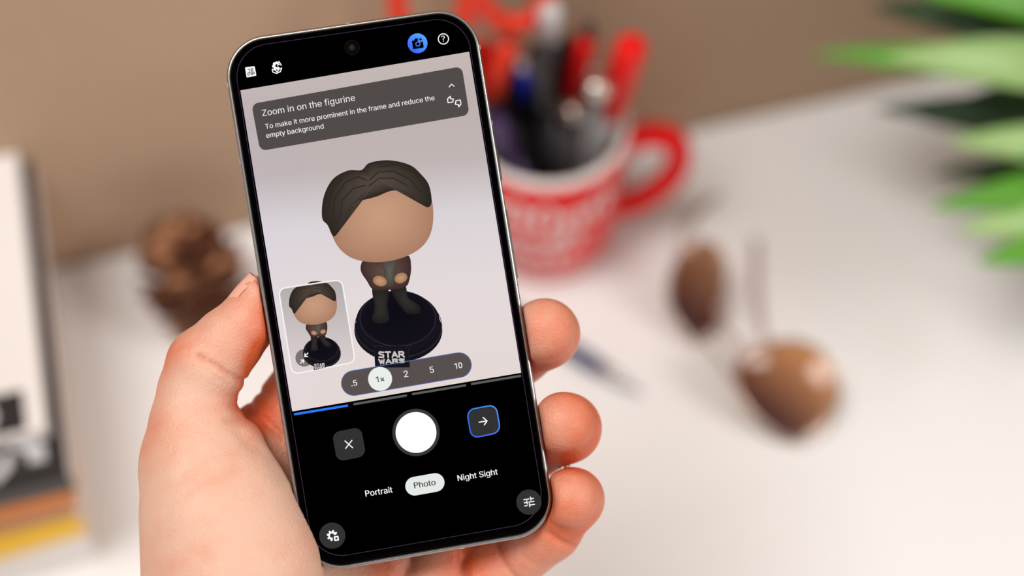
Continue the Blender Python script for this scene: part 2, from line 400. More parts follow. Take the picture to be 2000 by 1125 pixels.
# status icons
uipoly('resolution_badge', roundpoly([(478.6, 131.6), (497.3, 129.2), (500.8, 147.8), (481.6, 151.4)], 1.6), W_, 3)
strokes('resolution_lettering', [[(484.3, 135.3), (486.4, 135), (487.4, 139.8)], [(489.2, 134.4), (493.2, 133.8), (493.6, 136.2), (489.9, 136.9), (490.3, 139.2), (494.3, 138.4)],
    [(484.9, 148), (484, 142.6), (490, 141.5), (491, 146.8)], [(487, 142.2), (488, 146)], [(493.2, 146.2), (492.3, 141), (496, 140.4), (496.6, 143.6), (493, 144.2)]], 1.35, (0, 0, 0), 4)
fl = [circ(540 + 5.4 * math.cos(R_(a)), 128.5 + 5.4 * math.sin(R_(a)), 3.2, 14) for a in (60, 115, 170, 225, 275)]
pts = []; fs = []
for c_ in fl: k = len(pts); pts += c_; fs.append(tuple(range(k, k + 14)))
uimesh('macro_flower_icon', pts, fs, W_, 3)
uipoly('macro_flower_eye_icon', circ(541, 128.3, 3.2, 16), (0, 0, 0), 3.5)
strokes('macro_letter_icon', [[(542.3, 128.6), (544.8, 119.8), (549.4, 127.6)], [(543.6, 126), (547.4, 125.2)]], 1.7, W_, 4)
strokes('macro_leaf_icon', [[(531.8, 135.6), (533, 141), (540.6, 143.3), (547.6, 139.8), (550.2, 133), (545.6, 134.6), (541.2, 140.6), (536.6, 136.2), (531.8, 135.6)]], 1.9, W_, 3)
uipoly('camera_hole', circ(687.8, 92.8, 14.6), (34, 28, 27), 3)
uipoly('camera_hole_glass', circ(687.8, 92.8, 13.8), (14, 9, 8), 3.3)
shaded('camera_lens', circ(687.4, 92.8, 7.5, 20), (62, 50, 44), (16, 11, 10), 3.6, (686.8, 92.4))
bc = circ(815.5, 84.6, 19.4, 48)
uipoly('assist_button', bc, [tuple(np.array((58, 104, 252)) + (np.array((88, 170, 255)) - np.array((58, 104, 252))) * min(1, max(0, .5 + (.6 * (x - 815.5) - .8 * (y - 84.6)) / 40))) for x, y in bc], 3)
uipoly('camera_icon', roundpoly([(804.2, 79.8), (825, 76.2), (827.8, 93), (806.8, 96.3)], 2), (0, 0, 0), 4)
uipoly('camera_hump_icon', [(809, 79.5), (810.2, 75.2), (816.5, 74.2), (819, 78)], (0, 0, 0), 4)
outline('camera_ring_icon', circ(816.2, 86, 4.1, 24), 1.6, (72, 135, 255), 4.6)
uipoly('sparkle_gap_icon', circ(821, 77.4, 5.2, 20), (78, 150, 255), 4.6)
sp = [(821 + (4.9 if k % 2 == 0 else 1.5) * math.cos(R_(45 * k + 8)), 77 + (4.9 if k % 2 == 0 else 1.5) * math.sin(R_(45 * k + 8))) for k in range(8)]
uipoly('sparkle_icon', sp, (0, 0, 0), 5)
outline('help_ring_icon', circ(866, 76, 10, 36), 1.9, W_, 3)
text('help_mark_icon', '?', (863.2, 81.6), (869.6, 80.8), W_, 3.4, 1.0, .01)
# zoom strip
zp = pill((691, 748.2), (896.4, 713), 24.4)
uipoly('zoom_strip', zp, (88, 80, 79), 8); outline('zoom_strip_edge', zp, 1.2, (86, 122, 196), 8.6)
tagp = [(730.4, 676), (797, 675.6), (800.4, 717.2), (733, 718)]
uipoly('name_tag_picture', tagp, (24, 22, 28), 8.3); outline('name_tag_edge_picture', tagp, 1, (44, 42, 50), 8.4)
block_word('name_tag_lettering', 'STAR', [(738, 687.5), (790, 687), (791, 697), (738.5, 698)], 3.0, (205, 199, 199), 8.5)
block_word('name_tag_lettering', 'WARS', [(738.5, 702), (791, 701), (791.5, 707.5), (740, 710.5)], 3.0, (196, 190, 190), 8.5)
uipoly('zoom_knob', circ(742.4, 740, 23.4), (233, 238, 233), 9)
strokes('zoom_lettering', [[(734.6, 738.4), (737.6, 735.8), (739.2, 745.6)], [(743.6, 738.9), (750, 743.6)], [(749, 738), (744.6, 744.4)]], 1.8, (48, 50, 48), 10)
text('zoom_lettering', '.5', (686.9, 754.6), (698, 752.6), W_, 10, 1.0, .016)
text('zoom_lettering', '2', (790, 737), (797.6, 735.6), W_, 10); text('zoom_lettering', '5', (840.6, 728.6), (848, 727.2), W_, 10)
strokes('zoom_lettering', [[(888, 712.2), (890.8, 710), (892.4, 719.6)], [(899 + 3.1 * math.cos(t) * .98 + 5 * math.sin(t) * .16, 713.4 - 3.1 * math.cos(t) * .16 + 5 * math.sin(t)) for t in [2 * PI * k / 18 for k in range(19)]]], 1.6, W_, 10)
for i, (a, b) in enumerate((((576, 809), (678, 792.3)), ((692, 789.3), (793, 772.5)), ((806.6, 769.5), (908.4, 752.7)), ((921.8, 749.8), (1016, 734.2)))):
    uipoly('progress_bar', pill(a, b, 2.2, 6), (46, 122, 246) if i == 0 else (92, 93, 93), 3)
uipoly('shutter_ring', circ(812.5, 844.6, 46.2, 64), (56, 56, 57), 3); uipoly('shutter_button', circ(812.5, 844.6, 39.9, 64), (255, 255, 255), 4)
uipoly('close_button', roundpoly([(648.2, 845), (705, 833.6), (715.2, 890.4), (658.4, 902)], 15), (50, 50, 50), 3)
strokes('close_icon', [[(673.8, 861.2), (688.9, 874.6)], [(687.2, 860.2), (675.2, 875.6)]], 2.1, W_, 4)
nb = roundpoly([(911.5, 801), (968.5, 790), (977.8, 844), (920.8, 856.2)], 15)
uipoly('next_button', nb, (50, 50, 50), 3)
outline('next_button_edge', nb, 2.3, lambda p: (56 + 24 * (p.x - 911) / 66, 100 + 60 * (p.x - 911 + 850 - p.y) / 120, 250), 3.6)
strokes('arrow_icon', [[(935.8, 824.6), (950.6, 822.2)], [(943.6, 815.6), (951.2, 822.2), (946, 829.8)]], 2.1, W_, 4)
text('mode_lettering', 'Portrait', (714.6, 969.9), (767, 961.8), W_, 3, 1.0, .02)
uipoly('mode_pill', pill((809.8, 949.6), (850, 942.4), 18.2), (229, 234, 230), 3)
text('mode_lettering', 'Photo', (809.8, 954), (851, 947.4), (62, 64, 62), 4, 1.0, .026)
text('mode_lettering', 'Night Sight', (894.8, 939.6), (972.4, 926.6), W_, 3, 1.0, .02)
uipoly('settings_button', circ(648.9, 1046.2, 25.6), (51, 51, 52), 3)
gear = []
for k in range(8):
    for da, rad in ((-15, 8.0), (-9, 10.8), (9, 10.8), (15, 8.0)):
        a = R_(45 * k + da + 10); gear.append((649 + rad * math.cos(a), 1046 + rad * math.sin(a)))
uipoly('gear_icon', gear, W_, 4); uipoly('gear_hole_icon', circ(648.5, 1046, 4.2, 20), (51, 51, 52), 4.5)
uipoly('gear_cut_icon', roundpoly([(649, 1045.6), (662, 1043.6), (664, 1056.6), (650.6, 1059)], 2), (51, 51, 52), 4.8)
uipoly('small_camera_icon', roundpoly([(651.6, 1047.8), (660.8, 1046.2), (662.4, 1055.4), (653, 1057)], 1.4), W_, 5)
uipoly('small_camera_lens_icon', circ(657, 1051.6, 2.2, 16), (51, 51, 52), 5.3)
uipoly('tune_button', circ(1033.0, 980.6, 24.6), (51, 51, 52), 3)
tl = []
for k, (a, b, tk) in enumerate((((-10, -8), (3, 8), 1.2), ((-10, -1.5), (1, 8), -2.6), ((-10, 1.5), (4.5, 9), 0))):
    y = -6 + 6 * k
    for s0, s1 in (((-9.5, .5), (4, 9.5)) if k == 0 else (((-9.5, -4), (-.5, 9.5)) if k == 1 else ((-9.5, -4.5), (0, 9.5)))):
        a_ = R_(-9); q = lambda x, y: (1033.4 + x * math.cos(a_) - y * math.sin(a_), 980.6 + x * math.sin(a_) + y * math.cos(a_))
        tl.append([q(s0, y), q(s1, y)])
for x, y in ((4, -6), (-4, 0), (0, 6)): tl.append([q(x, y - 3), q(x, y + 3)])
strokes('tune_icon', tl, 2.0, W_, 4)

# ------------------------------------------------------------------ hand (one continuous surface, from a smooth distance field)
def build_hand():
    def P(px, py, w): d = .405 - w / 1000; v = campt(px, py, d) * 1000; return np.array((v.x, v.y, v.z), dtype=np.float32)
    h = 0.85
    lo = P(150, 1760, -55); lo[0] = -128; lo[2] = -470; hi = np.array((42, 12, -372.))
    lo[1] = -262
    nx, ny, nz = [int((hi[i] - lo[i]) / h) for i in range(3)]
    X = (lo[0] + h * np.arange(nx, dtype=np.float32))[:, None, None]; Y = (lo[1] + h * np.arange(ny, dtype=np.float32))[None, :, None]; Zc = (lo[2] + h * np.arange(nz, dtype=np.float32))[None, None, :]
    def cap(a, b, ra, rb, kz=1.0):
        ab = b - a; abk = ab * np.array((1, 1, 1 / kz), dtype=np.float32)
        dx, dy, dz = X - a[0], Y - a[1], (Zc - a[2]) / kz
        t = np.clip((dx * abk[0] + dy * abk[1] + dz * abk[2]) / float(abk @ abk + 1e-9), 0, 1)
        return np.sqrt((dx - t * abk[0]) ** 2 + (dy - t * abk[1]) ** 2 + (dz - t * abk[2]) ** 2) - (ra + (rb - ra) * t)
    def smin(a, b, k):
        hh = np.clip(.5 + .5 * (b - a) / k, 0, 1); return b + (a - b) * hh - k * hh * (1 - hh)
    def smax(a, b, k): return -smin(-a, -b, k)
    def chain(nodes, k=2.0, kz=1.0):
        f = None
        for (n0, n1) in zip(nodes[:-1], nodes[1:]):
            c = cap(P(*n0[:3]), P(*n1[:3]), n0[3], n1[3], kz); f = c if f is None else smin(f, c, k)
        return f
    # thumb
    thumb = chain([(503, 580, -4, 6.4), (480, 632, -4, 8.8), (447, 667, -4, 9.9), (405, 714, -4, 11.6), (386, 765, -4, 11.2), (378, 820, -3, 12.0), (392, 900, -3, 17.0)], 1.2)
    # fingers, from palm to tip, curling round the phone's right side
    index = chain([(555, 880, -28, 13), (690, 690, -30, 10.5), (830, 520, -30, 9), (880, 430, -26, 8)], 3)
    index = smin(index, cap(P(548, 850, -24), P(640, 720, -28), 13.6, 12.5), 4)
    index = smin(index, cap(P(470, 900, -20), P(600, 900, -30), 13, 13), 7)
    middle = chain([(640, 930, -32, 12), (900, 760, -31, 10.2), (1010, 690, -24, 9.6), (1064, 652, -14, 9.9), (1062, 645, -3, 9.0)], 2.5)
    ringf = chain([(700, 1050, -34, 12), (920, 940, -32, 10.2), (1040, 872, -24, 9.5), (1106, 836, -14, 9.9), (1100, 825, -4, 8.8)], 2.5)
    pinky = chain([(830, 1260, -36, 11), (985, 1110, -26, 9.2), (1075, 1035, -17, 8.8), (1119, 975, -10, 8.7), (1112, 972, -3, 8.3)], 2.5)
    # palm and thenar
    thenar = chain([(400, 900, -3, 18), (430, 1010, 0, 21.5), (455, 1110, 0, 24.5), (450, 1260, -6, 27)], 5, .95)
    heel = chain([(520, 1000, -24, 16), (640, 1160, -26, 18), (640, 1300, -22, 24)], 6, .8)
    palm = smin(cap(P(600, 950, -36), P(760, 1200, -38), 14, 17, .8), heel, 9)
    r1 = cap(P(690, 1185, -20), P(760, 1115, -28), 12, 10)
    r2 = cap(P(835, 1165, -24), P(880, 1090, -28), 11, 10)
    r3 = cap(P(940, 1140, -23), P(960, 1090, -27), 9.5, 9.5)
    palm = smin(palm, r1, 3); palm = smin(palm, r2, 1.2); palm = smin(palm, r3, 1.2)
    palm = smin(palm, cap(P(700, 1300, -30), P(860, 1240, -34), 20, 14, .8), 6)
    wrist = chain([(560, 1300, -16, 27), (560, 1500, -16, 27), (540, 1800, -14, 29), (530, 2100, -12, 33), (520, 2800, -8, 38)], 6, .78)
    digits = smin(smin(middle, ringf, .9), pinky, .9)
    digits = smin(digits, index, 3)
    # phone solids in camera millimetres
    A = np.array(PHI.to_3x3(), dtype=np.float32); b = np.array(PHI.translation, dtype=np.float32) * 1000
    lx = A[0, 0] * X + A[0, 1] * Y + A[0, 2] * Zc + b[0]; ly = A[1, 0] * X + A[1, 1] * Y + A[1, 2] * Zc + b[1]; lz = A[2, 0] * X + A[2, 1] * Y + A[2, 2] * Zc + b[2]
    r = 11.5
    qx = np.abs(lx) - (36.45 - r); qy = np.abs(ly) - (76.85 - r)
    pr = np.sqrt(np.maximum(qx, 0) ** 2 + np.maximum(qy, 0) ** 2) + np.minimum(np.maximum(qx, qy), 0) - r
    box = np.maximum(pr, np.abs(lz + 4.2) - 4.75)
    prism = np.maximum(pr, -(lz + 8.8))
    f1 = smin(thumb, digits, 2.5)
    f1 = smax(f1, -prism, 1.0)
    f2 = smin(thenar, palm, 7); f2 = smin(f2, wrist, 9)
    # the thenar pad laps over the phone's lower left edge only as far as it does in the grip
    pad_limit = cap(P(395, 905, 6), P(438, 1010, 6), 22, 22.5); 
    f2 = smax(f2, -box, 1.0)
    f = smin(f1, f2, 3.5)
    f = smax(f, -box, .5)
    # creases and folds: shallow grooves following lines across the skin
    folds = []
    def groove(pts, w, dep, width):
        nonlocal f
        folds.append((pts, w, dep)); dep = dep * 1.35
        L = [P(x, y, w) for x, y in pts]; d = None
        for a, c in zip(L[:-1], L[1:]):
            ab = c - a; t = np.clip(((X - a[0]) * ab[0] + (Y - a[1]) * ab[1]) / float(ab[0] ** 2 + ab[1] ** 2), 0, 1)
            q = (X - a[0] - t * ab[0]) ** 2 + (Y - a[1] - t * ab[1]) ** 2; d = q if d is None else np.minimum(d, q)
        f = f + dep * np.exp(-d / (width * width))
    groove([(392, 694), (425, 712), (455, 738), (474, 752)], 4, .95, .6)
    groove([(400, 712), (425, 733), (445, 756)], 4, .3, .45)
    groove([(466, 770), (474, 830), (496, 862)], -4, .35, 1.2)
    groove([(496, 862), (535, 900), (560, 935)], 0, .4, 1.2)
    groove([(500, 768), (525, 762), (560, 772)], -20, .7, .8)
    groove([(478, 805), (520, 812), (565, 850)], -20, .8, 1.0)
    groove([(1070, 1036), (1098, 1056), (1122, 1068)], -10, .9, .8)
    groove([(975, 1060), (985, 1095), (1012, 1130)], -20, .6, .8)
    groove([(900, 1070), (912, 1135)], -20, 1.0, 1.2)
    groove([(748, 1095), (775, 1135)], -20, .7, 1.0)
    groove([(372, 915), (425, 885), (480, 868)], 5, .22, .8)
    groove([(345, 985), (410, 932), (470, 902)], 5, .18, .8)
    groove([(440, 1010), (490, 960), (540, 950)], 5, .12, .8)
    groove([(478, 780), (500, 800)], -20, .4, .6)
    groove([(330, 700), (345, 690), (352, 672)], 4, .2, .5)
    groove([(800, 1085), (812, 1130)], -20, .25, .5)
    groove([(1020, 1075), (1050, 1100)], -20, .3, .5)
    # naive surface nets
    s = f < 0
    cell = np.zeros((nx - 1, ny - 1, nz - 1), bool); allin = np.ones_like(cell)
    for i in (0, 1):
        for j in (0, 1):
            for k in (0, 1):
                q = s[i:nx - 1 + i, j:ny - 1 + j, k:nz - 1 + k]; cell |= q; allin &= q
    act = cell & ~allin; idx = np.full(act.shape, -1, np.int64); I, J, K = np.nonzero(act); idx[I, J, K] = np.arange(len(I))
    acc = np.zeros((len(I), 3), np.float64); cnt = np.zeros(len(I))
    cs = [(i, j, k) for i in (0, 1) for j in (0, 1) for k in (0, 1)]
    for a in range(8):
        for c in range(a + 1, 8):
            A_, B_ = cs[a], cs[c]
            if sum(abs(A_[q] - B_[q]) for q in range(3)) != 1: continue
            fa = f[I + A_[0], J + A_[1], K + A_[2]].astype(float); fb = f[I + B_[0], J + B_[1], K + B_[2]].astype(float)
            m = (fa < 0) != (fb < 0); t = np.where(m, fa / np.where(m, fa - fb, 1), 0)
            for q in range(3): acc[:, q] += np.where(m, A_[q] + t * (B_[q] - A_[q]), 0)
            cnt += m
    Vv = lo + h * (np.stack([I, J, K], 1) + acc / cnt[:, None])
    quads = []
    for ax in range(3):
        o = [1 if q != ax else 0 for q in range(3)]
        sl = lambda d: tuple(slice(1, -1) if q != ax else slice(d, (s.shape[q] - 1 + d)) for q in range(3))
        s0, s1 = s[sl(0)], s[sl(1)]; ch = s0 != s1; a, b2, c2 = np.nonzero(ch); flip = s0[a, b2, c2]
        base = np.stack([a, b2, c2], 1) + np.array(o); u, v = [(1, 2), (2, 0), (0, 1)][ax]
        def g(du, dv):
            p = base.copy(); p[:, u] -= du; p[:, v] -= dv; return idx[p[:, 0], p[:, 1], p[:, 2]]
        q = np.stack([g(0, 0), g(1, 0), g(1, 1), g(0, 1)], 1); q[~flip] = q[~flip][:, ::-1]; quads.append(q)
    Q = np.concatenate(quads); Q = Q[(Q >= 0).all(1)]
    # gentle smoothing of the lattice
    E = np.concatenate([Q[:, [0, 1]], Q[:, [1, 2]], Q[:, [2, 3]], Q[:, [3, 0]]]); E = np.concatenate([E, E[:, ::-1]])
    deg = np.bincount(E[:, 0], minlength=len(Vv))[:, None]
    for it in range(4):
        mean = np.stack([np.bincount(E[:, 0], Vv[E[:, 1], q], minlength=len(Vv)) for q in range(3)], 1) / np.maximum(deg, 1)
        Vv = Vv + (.5 if it % 2 == 0 else -.45) * (mean - Vv)
    # redder pigment at fingertips, knuckles and folds; contact shade painted where thumb meets phone
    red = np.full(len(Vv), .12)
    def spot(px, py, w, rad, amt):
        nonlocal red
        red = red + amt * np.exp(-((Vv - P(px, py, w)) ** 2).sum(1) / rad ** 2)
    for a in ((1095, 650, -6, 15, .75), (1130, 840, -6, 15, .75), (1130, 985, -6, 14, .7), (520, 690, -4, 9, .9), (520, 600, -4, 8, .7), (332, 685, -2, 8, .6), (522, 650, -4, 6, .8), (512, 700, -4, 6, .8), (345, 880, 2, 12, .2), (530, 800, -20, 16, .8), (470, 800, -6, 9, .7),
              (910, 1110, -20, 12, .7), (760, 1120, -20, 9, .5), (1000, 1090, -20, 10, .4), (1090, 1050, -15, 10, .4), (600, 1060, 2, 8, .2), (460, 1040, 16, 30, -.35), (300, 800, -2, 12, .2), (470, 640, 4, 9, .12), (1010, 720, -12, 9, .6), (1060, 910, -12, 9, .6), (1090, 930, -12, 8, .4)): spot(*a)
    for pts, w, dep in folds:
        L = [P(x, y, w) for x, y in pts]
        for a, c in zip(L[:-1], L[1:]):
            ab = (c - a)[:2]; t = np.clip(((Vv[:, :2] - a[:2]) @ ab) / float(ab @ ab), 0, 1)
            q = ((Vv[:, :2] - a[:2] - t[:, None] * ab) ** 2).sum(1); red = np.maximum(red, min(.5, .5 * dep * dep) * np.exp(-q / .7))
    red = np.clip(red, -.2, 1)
    wv = np.array([CAM @ Vector(v / 1000) for v in Vv.tolist()] if False else (np.array(CAM.to_3x3()) @ (Vv.T / 1000)).T + np.array(CAM.translation))
    org = np.array(CAM @ (Vector(P(560, 1150, -20).tolist()) / 1000))
    me = bpy.data.meshes.new('hand'); wv = wv - org
    me.vertices.add(len(wv)); me.vertices.foreach_set('co', wv.astype(np.float32).ravel())
    me.loops.add(len(Q) * 4); me.loops.foreach_set('vertex_index', Q.astype(np.int32).ravel())
    me.polygons.add(len(Q)); me.polygons.foreach_set('loop_start', np.arange(0, len(Q) * 4, 4, dtype=np.int32)); me.update(calc_edges=True); me.validate()
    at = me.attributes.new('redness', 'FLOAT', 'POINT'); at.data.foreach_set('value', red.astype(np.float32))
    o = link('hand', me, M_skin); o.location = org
    return o, org
M_skin = bpy.data.materials.new('skin'); M_skin.use_nodes = True
nt = M_skin.node_tree; b_ = nt.nodes['Principled BSDF']
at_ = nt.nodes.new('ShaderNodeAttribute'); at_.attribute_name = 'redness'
tc = nt.nodes.new('ShaderNodeTexCoord')
n1 = nt.nodes.new('ShaderNodeTexNoise'); n1.inputs['Scale'].default_value = 60; n1.inputs['Detail'].default_value = 5; n1.inputs['Roughness'].default_value = .6
mth = nt.nodes.new('ShaderNodeMath'); mth.operation = 'MULTIPLY_ADD'; mth.inputs[1].default_value = 1.1; mth.inputs[2].default_value = -.52
ad = nt.nodes.new('ShaderNodeMath'); ad.operation = 'ADD'; ad.use_clamp = True
mx = nt.nodes.new('ShaderNodeMix'); mx.data_type = 'RGBA'
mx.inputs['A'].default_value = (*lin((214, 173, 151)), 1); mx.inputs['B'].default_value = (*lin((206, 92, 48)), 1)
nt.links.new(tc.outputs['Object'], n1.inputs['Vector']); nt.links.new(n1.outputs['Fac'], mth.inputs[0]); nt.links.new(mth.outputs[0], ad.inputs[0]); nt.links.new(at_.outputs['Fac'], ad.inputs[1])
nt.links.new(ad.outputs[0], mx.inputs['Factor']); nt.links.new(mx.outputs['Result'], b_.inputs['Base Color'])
b_.inputs['Roughness'].default_value = .48; b_.inputs['Specular IOR Level'].default_value = .4
b_.inputs['Subsurface Weight'].default_value = .35; b_.inputs['Subsurface Radius'].default_value = (1, .35, .18); b_.inputs['Subsurface Scale'].default_value = .0035
vo = nt.nodes.new('ShaderNodeTexVoronoi'); vo.inputs['Scale'].default_value = 1400; n3 = nt.nodes.new('ShaderNodeTexNoise'); n3.inputs['Scale'].default_value = 350; n3.inputs['Detail'].default_value = 6
a2 = nt.nodes.new('ShaderNodeMath'); a2.operation = 'ADD'
bp = nt.nodes.new('ShaderNodeBump'); bp.inputs['Strength'].default_value = .35; bp.inputs['Distance'].default_value = .0004
nt.links.new(tc.outputs['Object'], vo.inputs['Vector']); nt.links.new(tc.outputs['Object'], n3.inputs['Vector']); nt.links.new(vo.outputs['Distance'], a2.inputs[0]); nt.links.new(n3.outputs['Fac'], a2.inputs[1])
nt.links.new(a2.outputs[0], bp.inputs['Height']); nt.links.new(bp.outputs['Normal'], b_.inputs['Normal'])
hand, HORG = build_hand()
tag(hand, 'bare left hand gripping the phone, thumb along its edge and fingertips curled round', 'hand')
# thumb nail: a thin curved plate on the thumb's outer side
M_nail = mat('nail', (232, 172, 152), 0.3, coat=.4)
def nail():
    # built along the thumb's end: from the cuticle to the tip, wrapped over the side away from the phone
    a0, a1 = campt(427, 605, .409), campt(488, 531, .409)
    ax = (a1 - a0).normalized(); side = Vector((0, 0, 1)); out = ax.cross(side).normalized()
    if out.x > 0: out = -out
    vs = []; n, m = 12, 10; L = (a1 - a0).length
    for th in (0, -.00045):
        for i in range(n + 1):
            for j in range(m + 1):
                t = i / n; s = -1 + 2 * j / m; wdt = .0058 * (1 - .35 * max(0, (t - .6) / .4) ** 2) * (1 - .5 * max(0, (.2 - t) / .2) ** 2)
                p = a0 + ax * (t * L) + side * (s * wdt * .85 + .0008) + out * (-.0030 * s * s + .0004 * math.sin(PI * t) + th - .0002)
                vs.append(CAM @ p - Vector(HORG.tolist()))
    N = (n + 1) * (m + 1); fs = []
    for i in range(n):
        for j in range(m):
            q = (i * (m + 1) + j, i * (m + 1) + j + 1, (i + 1) * (m + 1) + j + 1, (i + 1) * (m + 1) + j); fs.append(q); fs.append(tuple(N + k for k in q[::-1]))
    MB().add(vs, fs).build('thumb_nail', M_nail, hand)
nail()

# ------------------------------------------------------------------ mug
M_red = mat('red_glaze', (230, 3, 8), 0.25, spec=.3, coat=.0, noise=.03, nscale=20)
M_white = mat('white_glaze', (232, 222, 218), 0.2, coat=.3)
mb = at_h(1062, 452, 0)
MG = Matrix.Translation(mb) @ Matrix.Rotation(R_(4), 4, 'Z')
mug = thing('mug', 'red mug with white lettering and a large handle, filled with pens', 'mug', mw=MG)
MR, MH = .0405, .095
prof = [(0, 0), (.030, 0), (.0335, .001), (.0355, .006), (.0375, .02), (MR - .001, .05), (MR, MH - .004)]
MB().lathe(prof, 64).build('body', M_red, mug)
MB().lathe([(MR, MH - .004), (MR, MH - .001), (MR - .0012, MH + .0004), (MR - .003, MH), (MR - .0042, MH - .004), (MR - .005, .05), (.033, .012), (.028, .006), (0, .005)], 64).build('rim_and_inside', M_white, mug)
hp = [(.0385, 0, .074), (.049, 0, .079), (.060, 0, .077), (.0665, 0, .069), (.0685, 0, .056), (.0655, 0, .043), (.058, 0, .031), (.048, 0, .023), (.0370, 0, .019)]
def cr(P, m=5):
    P = [Vector(p) for p in P]; o = []
    for i in range(len(P) - 1):
        a = P[max(i - 1, 0)]; b = P[i]; c = P[i + 1]; d = P[min(i + 2, len(P) - 1)]
        for k in range(m):
            t = k / m; o.append(.5 * ((2 * b) + (c - a) * t + (2 * a - 5 * b + 4 * c - d) * t * t + (3 * b - a - 3 * c + d) * t ** 3))
    o.append(P[-1]); return o
MB().tube(cr(hp), .0069, 16).build('handle', M_red, mug)
# white hand lettering around the front, too blurred in the photograph to read: rows of looping pen strokes
def loops(seed, n, adv=.55, w=.16):
    g = random.Random(seed); pts = []; x = 0.0
    for k in range(n):
        tall = g.choice((.55, .6, .62, 1.0, 1.0)); lean = g.uniform(.0, .15); fat = g.uniform(.18, .30)
        for q in range(8):
            t = 2 * PI * q / 8; pts.append((x + adv * q / 8 - fat * math.sin(t) + lean * tall * .5 * (1 - math.cos(t)), tall * .5 * (1 - math.cos(t))))
        x += adv
    vs = []; fs = []
    for k, (x, y) in enumerate(pts):
        x0, y0 = pts[max(k - 1, 0)]; x1, y1 = pts[min(k + 1, len(pts) - 1)]; d = Vector((x1 - x0, y1 - y0)); d = d.normalized() if d.length > 1e-6 else Vector((1, 0))
        vs += [(x - d.y * w / 2, y + d.x * w / 2), (x + d.y * w / 2, y - d.x * w / 2)]
        if k: fs.append((2 * k - 2, 2 * k - 1, 2 * k + 1, 2 * k))
    return vs, fs
def wrap_loops(seed, n, z, hgt, a_mid, a_width):
    V_, F_ = loops(seed, n); xs = [v[0] for v in V_]; ys = [v[1] for v in V_]; a, b = min(xs), max(xs); y0, y1 = min(ys), max(ys)
    vs = []
    for x, y in V_:
        an = a_mid + ((x - a) / (b - a) - .5) * a_width; zz = z + (y - y0) / (y1 - y0) * hgt
        rad = float(np.interp(zz, [p[1] for p in prof], [p[0] for p in prof])) + .00025
        vs.append((rad * math.cos(an), rad * math.sin(an), zz))
    MB().add(vs, F_).build('lettering', M_white, mug, smooth=False)
front = R_(-90 - 4)
wrap_loops(1, 10, .057, .021, front + R_(4), R_(116))
wrap_loops(2, 8, .040, .015, front - R_(6), R_(84))
wrap_loops(3, 6, .0245, .014, front - R_(12), R_(66))
wrap_loops(4, 10, .009, .013, front + R_(2), R_(100))

# things in the mug
M_blk = mat('black_plastic', (22, 22, 25), 0.25); M_gry = mat('grey_plastic', (120, 116, 116), 0.35); M_mred = mat('red_plastic', (234, 14, 12), 0.4, spec=.3)
M_blue = mat('blue_plastic', (14, 56, 235), 0.4, spec=.3); M_pur = mat('purple_plastic', (62, 40, 82), 0.35); M_wpl = mat('white_plastic', (226, 222, 220), 0.35)
M_wcap = mat('cap_white', (196, 190, 188), .4)
M_chr = mat('chrome', (220, 208, 200), 0.15, 1.0); M_steel = mat('steel', (180, 180, 184), 0.25, 1.0); M_wood = mat('pencil_wood', (205, 160, 110), 0.6); M_org = mat('orange_red_plastic', (226, 52, 24), .3)
def pen(name, label, tip, h, foot_off, r, body, cap_mat, cap_len, tipm=None, group=None, cat='pen', r_cap=None):
    T = at_h(tip[0], tip[1], h); B = mb + U * foot_off[0] + V * foot_off[1] + Vector((0, 0, .0085)); d = (T - B); L = d.length
    mw = Matrix.Translation(B) @ d.to_track_quat('Z', 'Y').to_matrix().to_4x4()
    t = thing(name, label, cat, mw=mw, group=group); c0 = L - cap_len; rc = r_cap or r * 1.12
    MB().lathe([(0, 0), (r * .35, .0), (r * .8, .006), (r, .012), (r, c0), (0, c0)], 20).build('barrel', body, t)
    MB().lathe([(0, c0), (rc, c0), (rc, L - .004), (rc * .85, L - .001), (rc * .4, L), (0, L)], 20).build('cap', cap_mat, t)
    if tipm: MB().lathe([(0, L - .001), (rc * .5, L - .001), (rc * .55, L + .006), (rc * .3, L + .009), (0, L + .009)], 16).build('button', tipm, t)
    cl = MB().box((rc - .0003, -.0014, max(c0, L - .035)), (rc + .0007, .0014, L - .004)); cl.build('clip', cap_mat, t, smooth=False)
    return t
# every pen: label, tip in the picture, tip height, where its foot stands, radii (worked out so that no two touch)
pen('marker', 'slim red marker with a white barrel leaning right against the mug rim', (1237, 82), .1564, (.017, .0041), .0070, M_wpl, M_mred, .056, r_cap=.0075, cat='marker')
pen('pen', 'red pen with a dark push button, standing left of the leaning red marker', (1146, 72), .1457, (.0015, .0055), .0046, M_mred, M_mred, .05, M_blk, r_cap=.0052)
pen('marker', 'thick red marker with purple barrel, beside the phone edge under the scissors', (938, 92), .1342, (-.0123, .0042), .0062, M_pur, M_mred, .050, r_cap=.0080, cat='marker')
pen('pen', 'pen with a blue cap beside the thick red marker', (1019, 150), .1019, (-.0098, .0189), .0048, M_blk, M_blue, .018, r_cap=.0062)
pen('pen', 'tall black pen in the mug, just left of the red push button pen', (1102, 75), .1343, (.0134, .0174), .0050, M_blk, M_blk, .05, r_cap=.0058)
pen('pen', 'black pen between the blue cap and the tall black pen', (1048, 96), .1626, (.0091, -.0208), .0048, M_blk, M_blk, .045, r_cap=.0056)
pen('pen', 'tallest black pen, topped with a white cap', (1076, 8), .1724, (-.0053, -.0082), .0040, M_blk, M_wcap, .020, r_cap=.0055)
pen('pen', 'grey pen with a pale metal end, pointing up just left of the leaning red marker', (1166, 156), .1415, (.0187, -.0131), .0046, M_gry, M_chr, .012, r_cap=.0060)
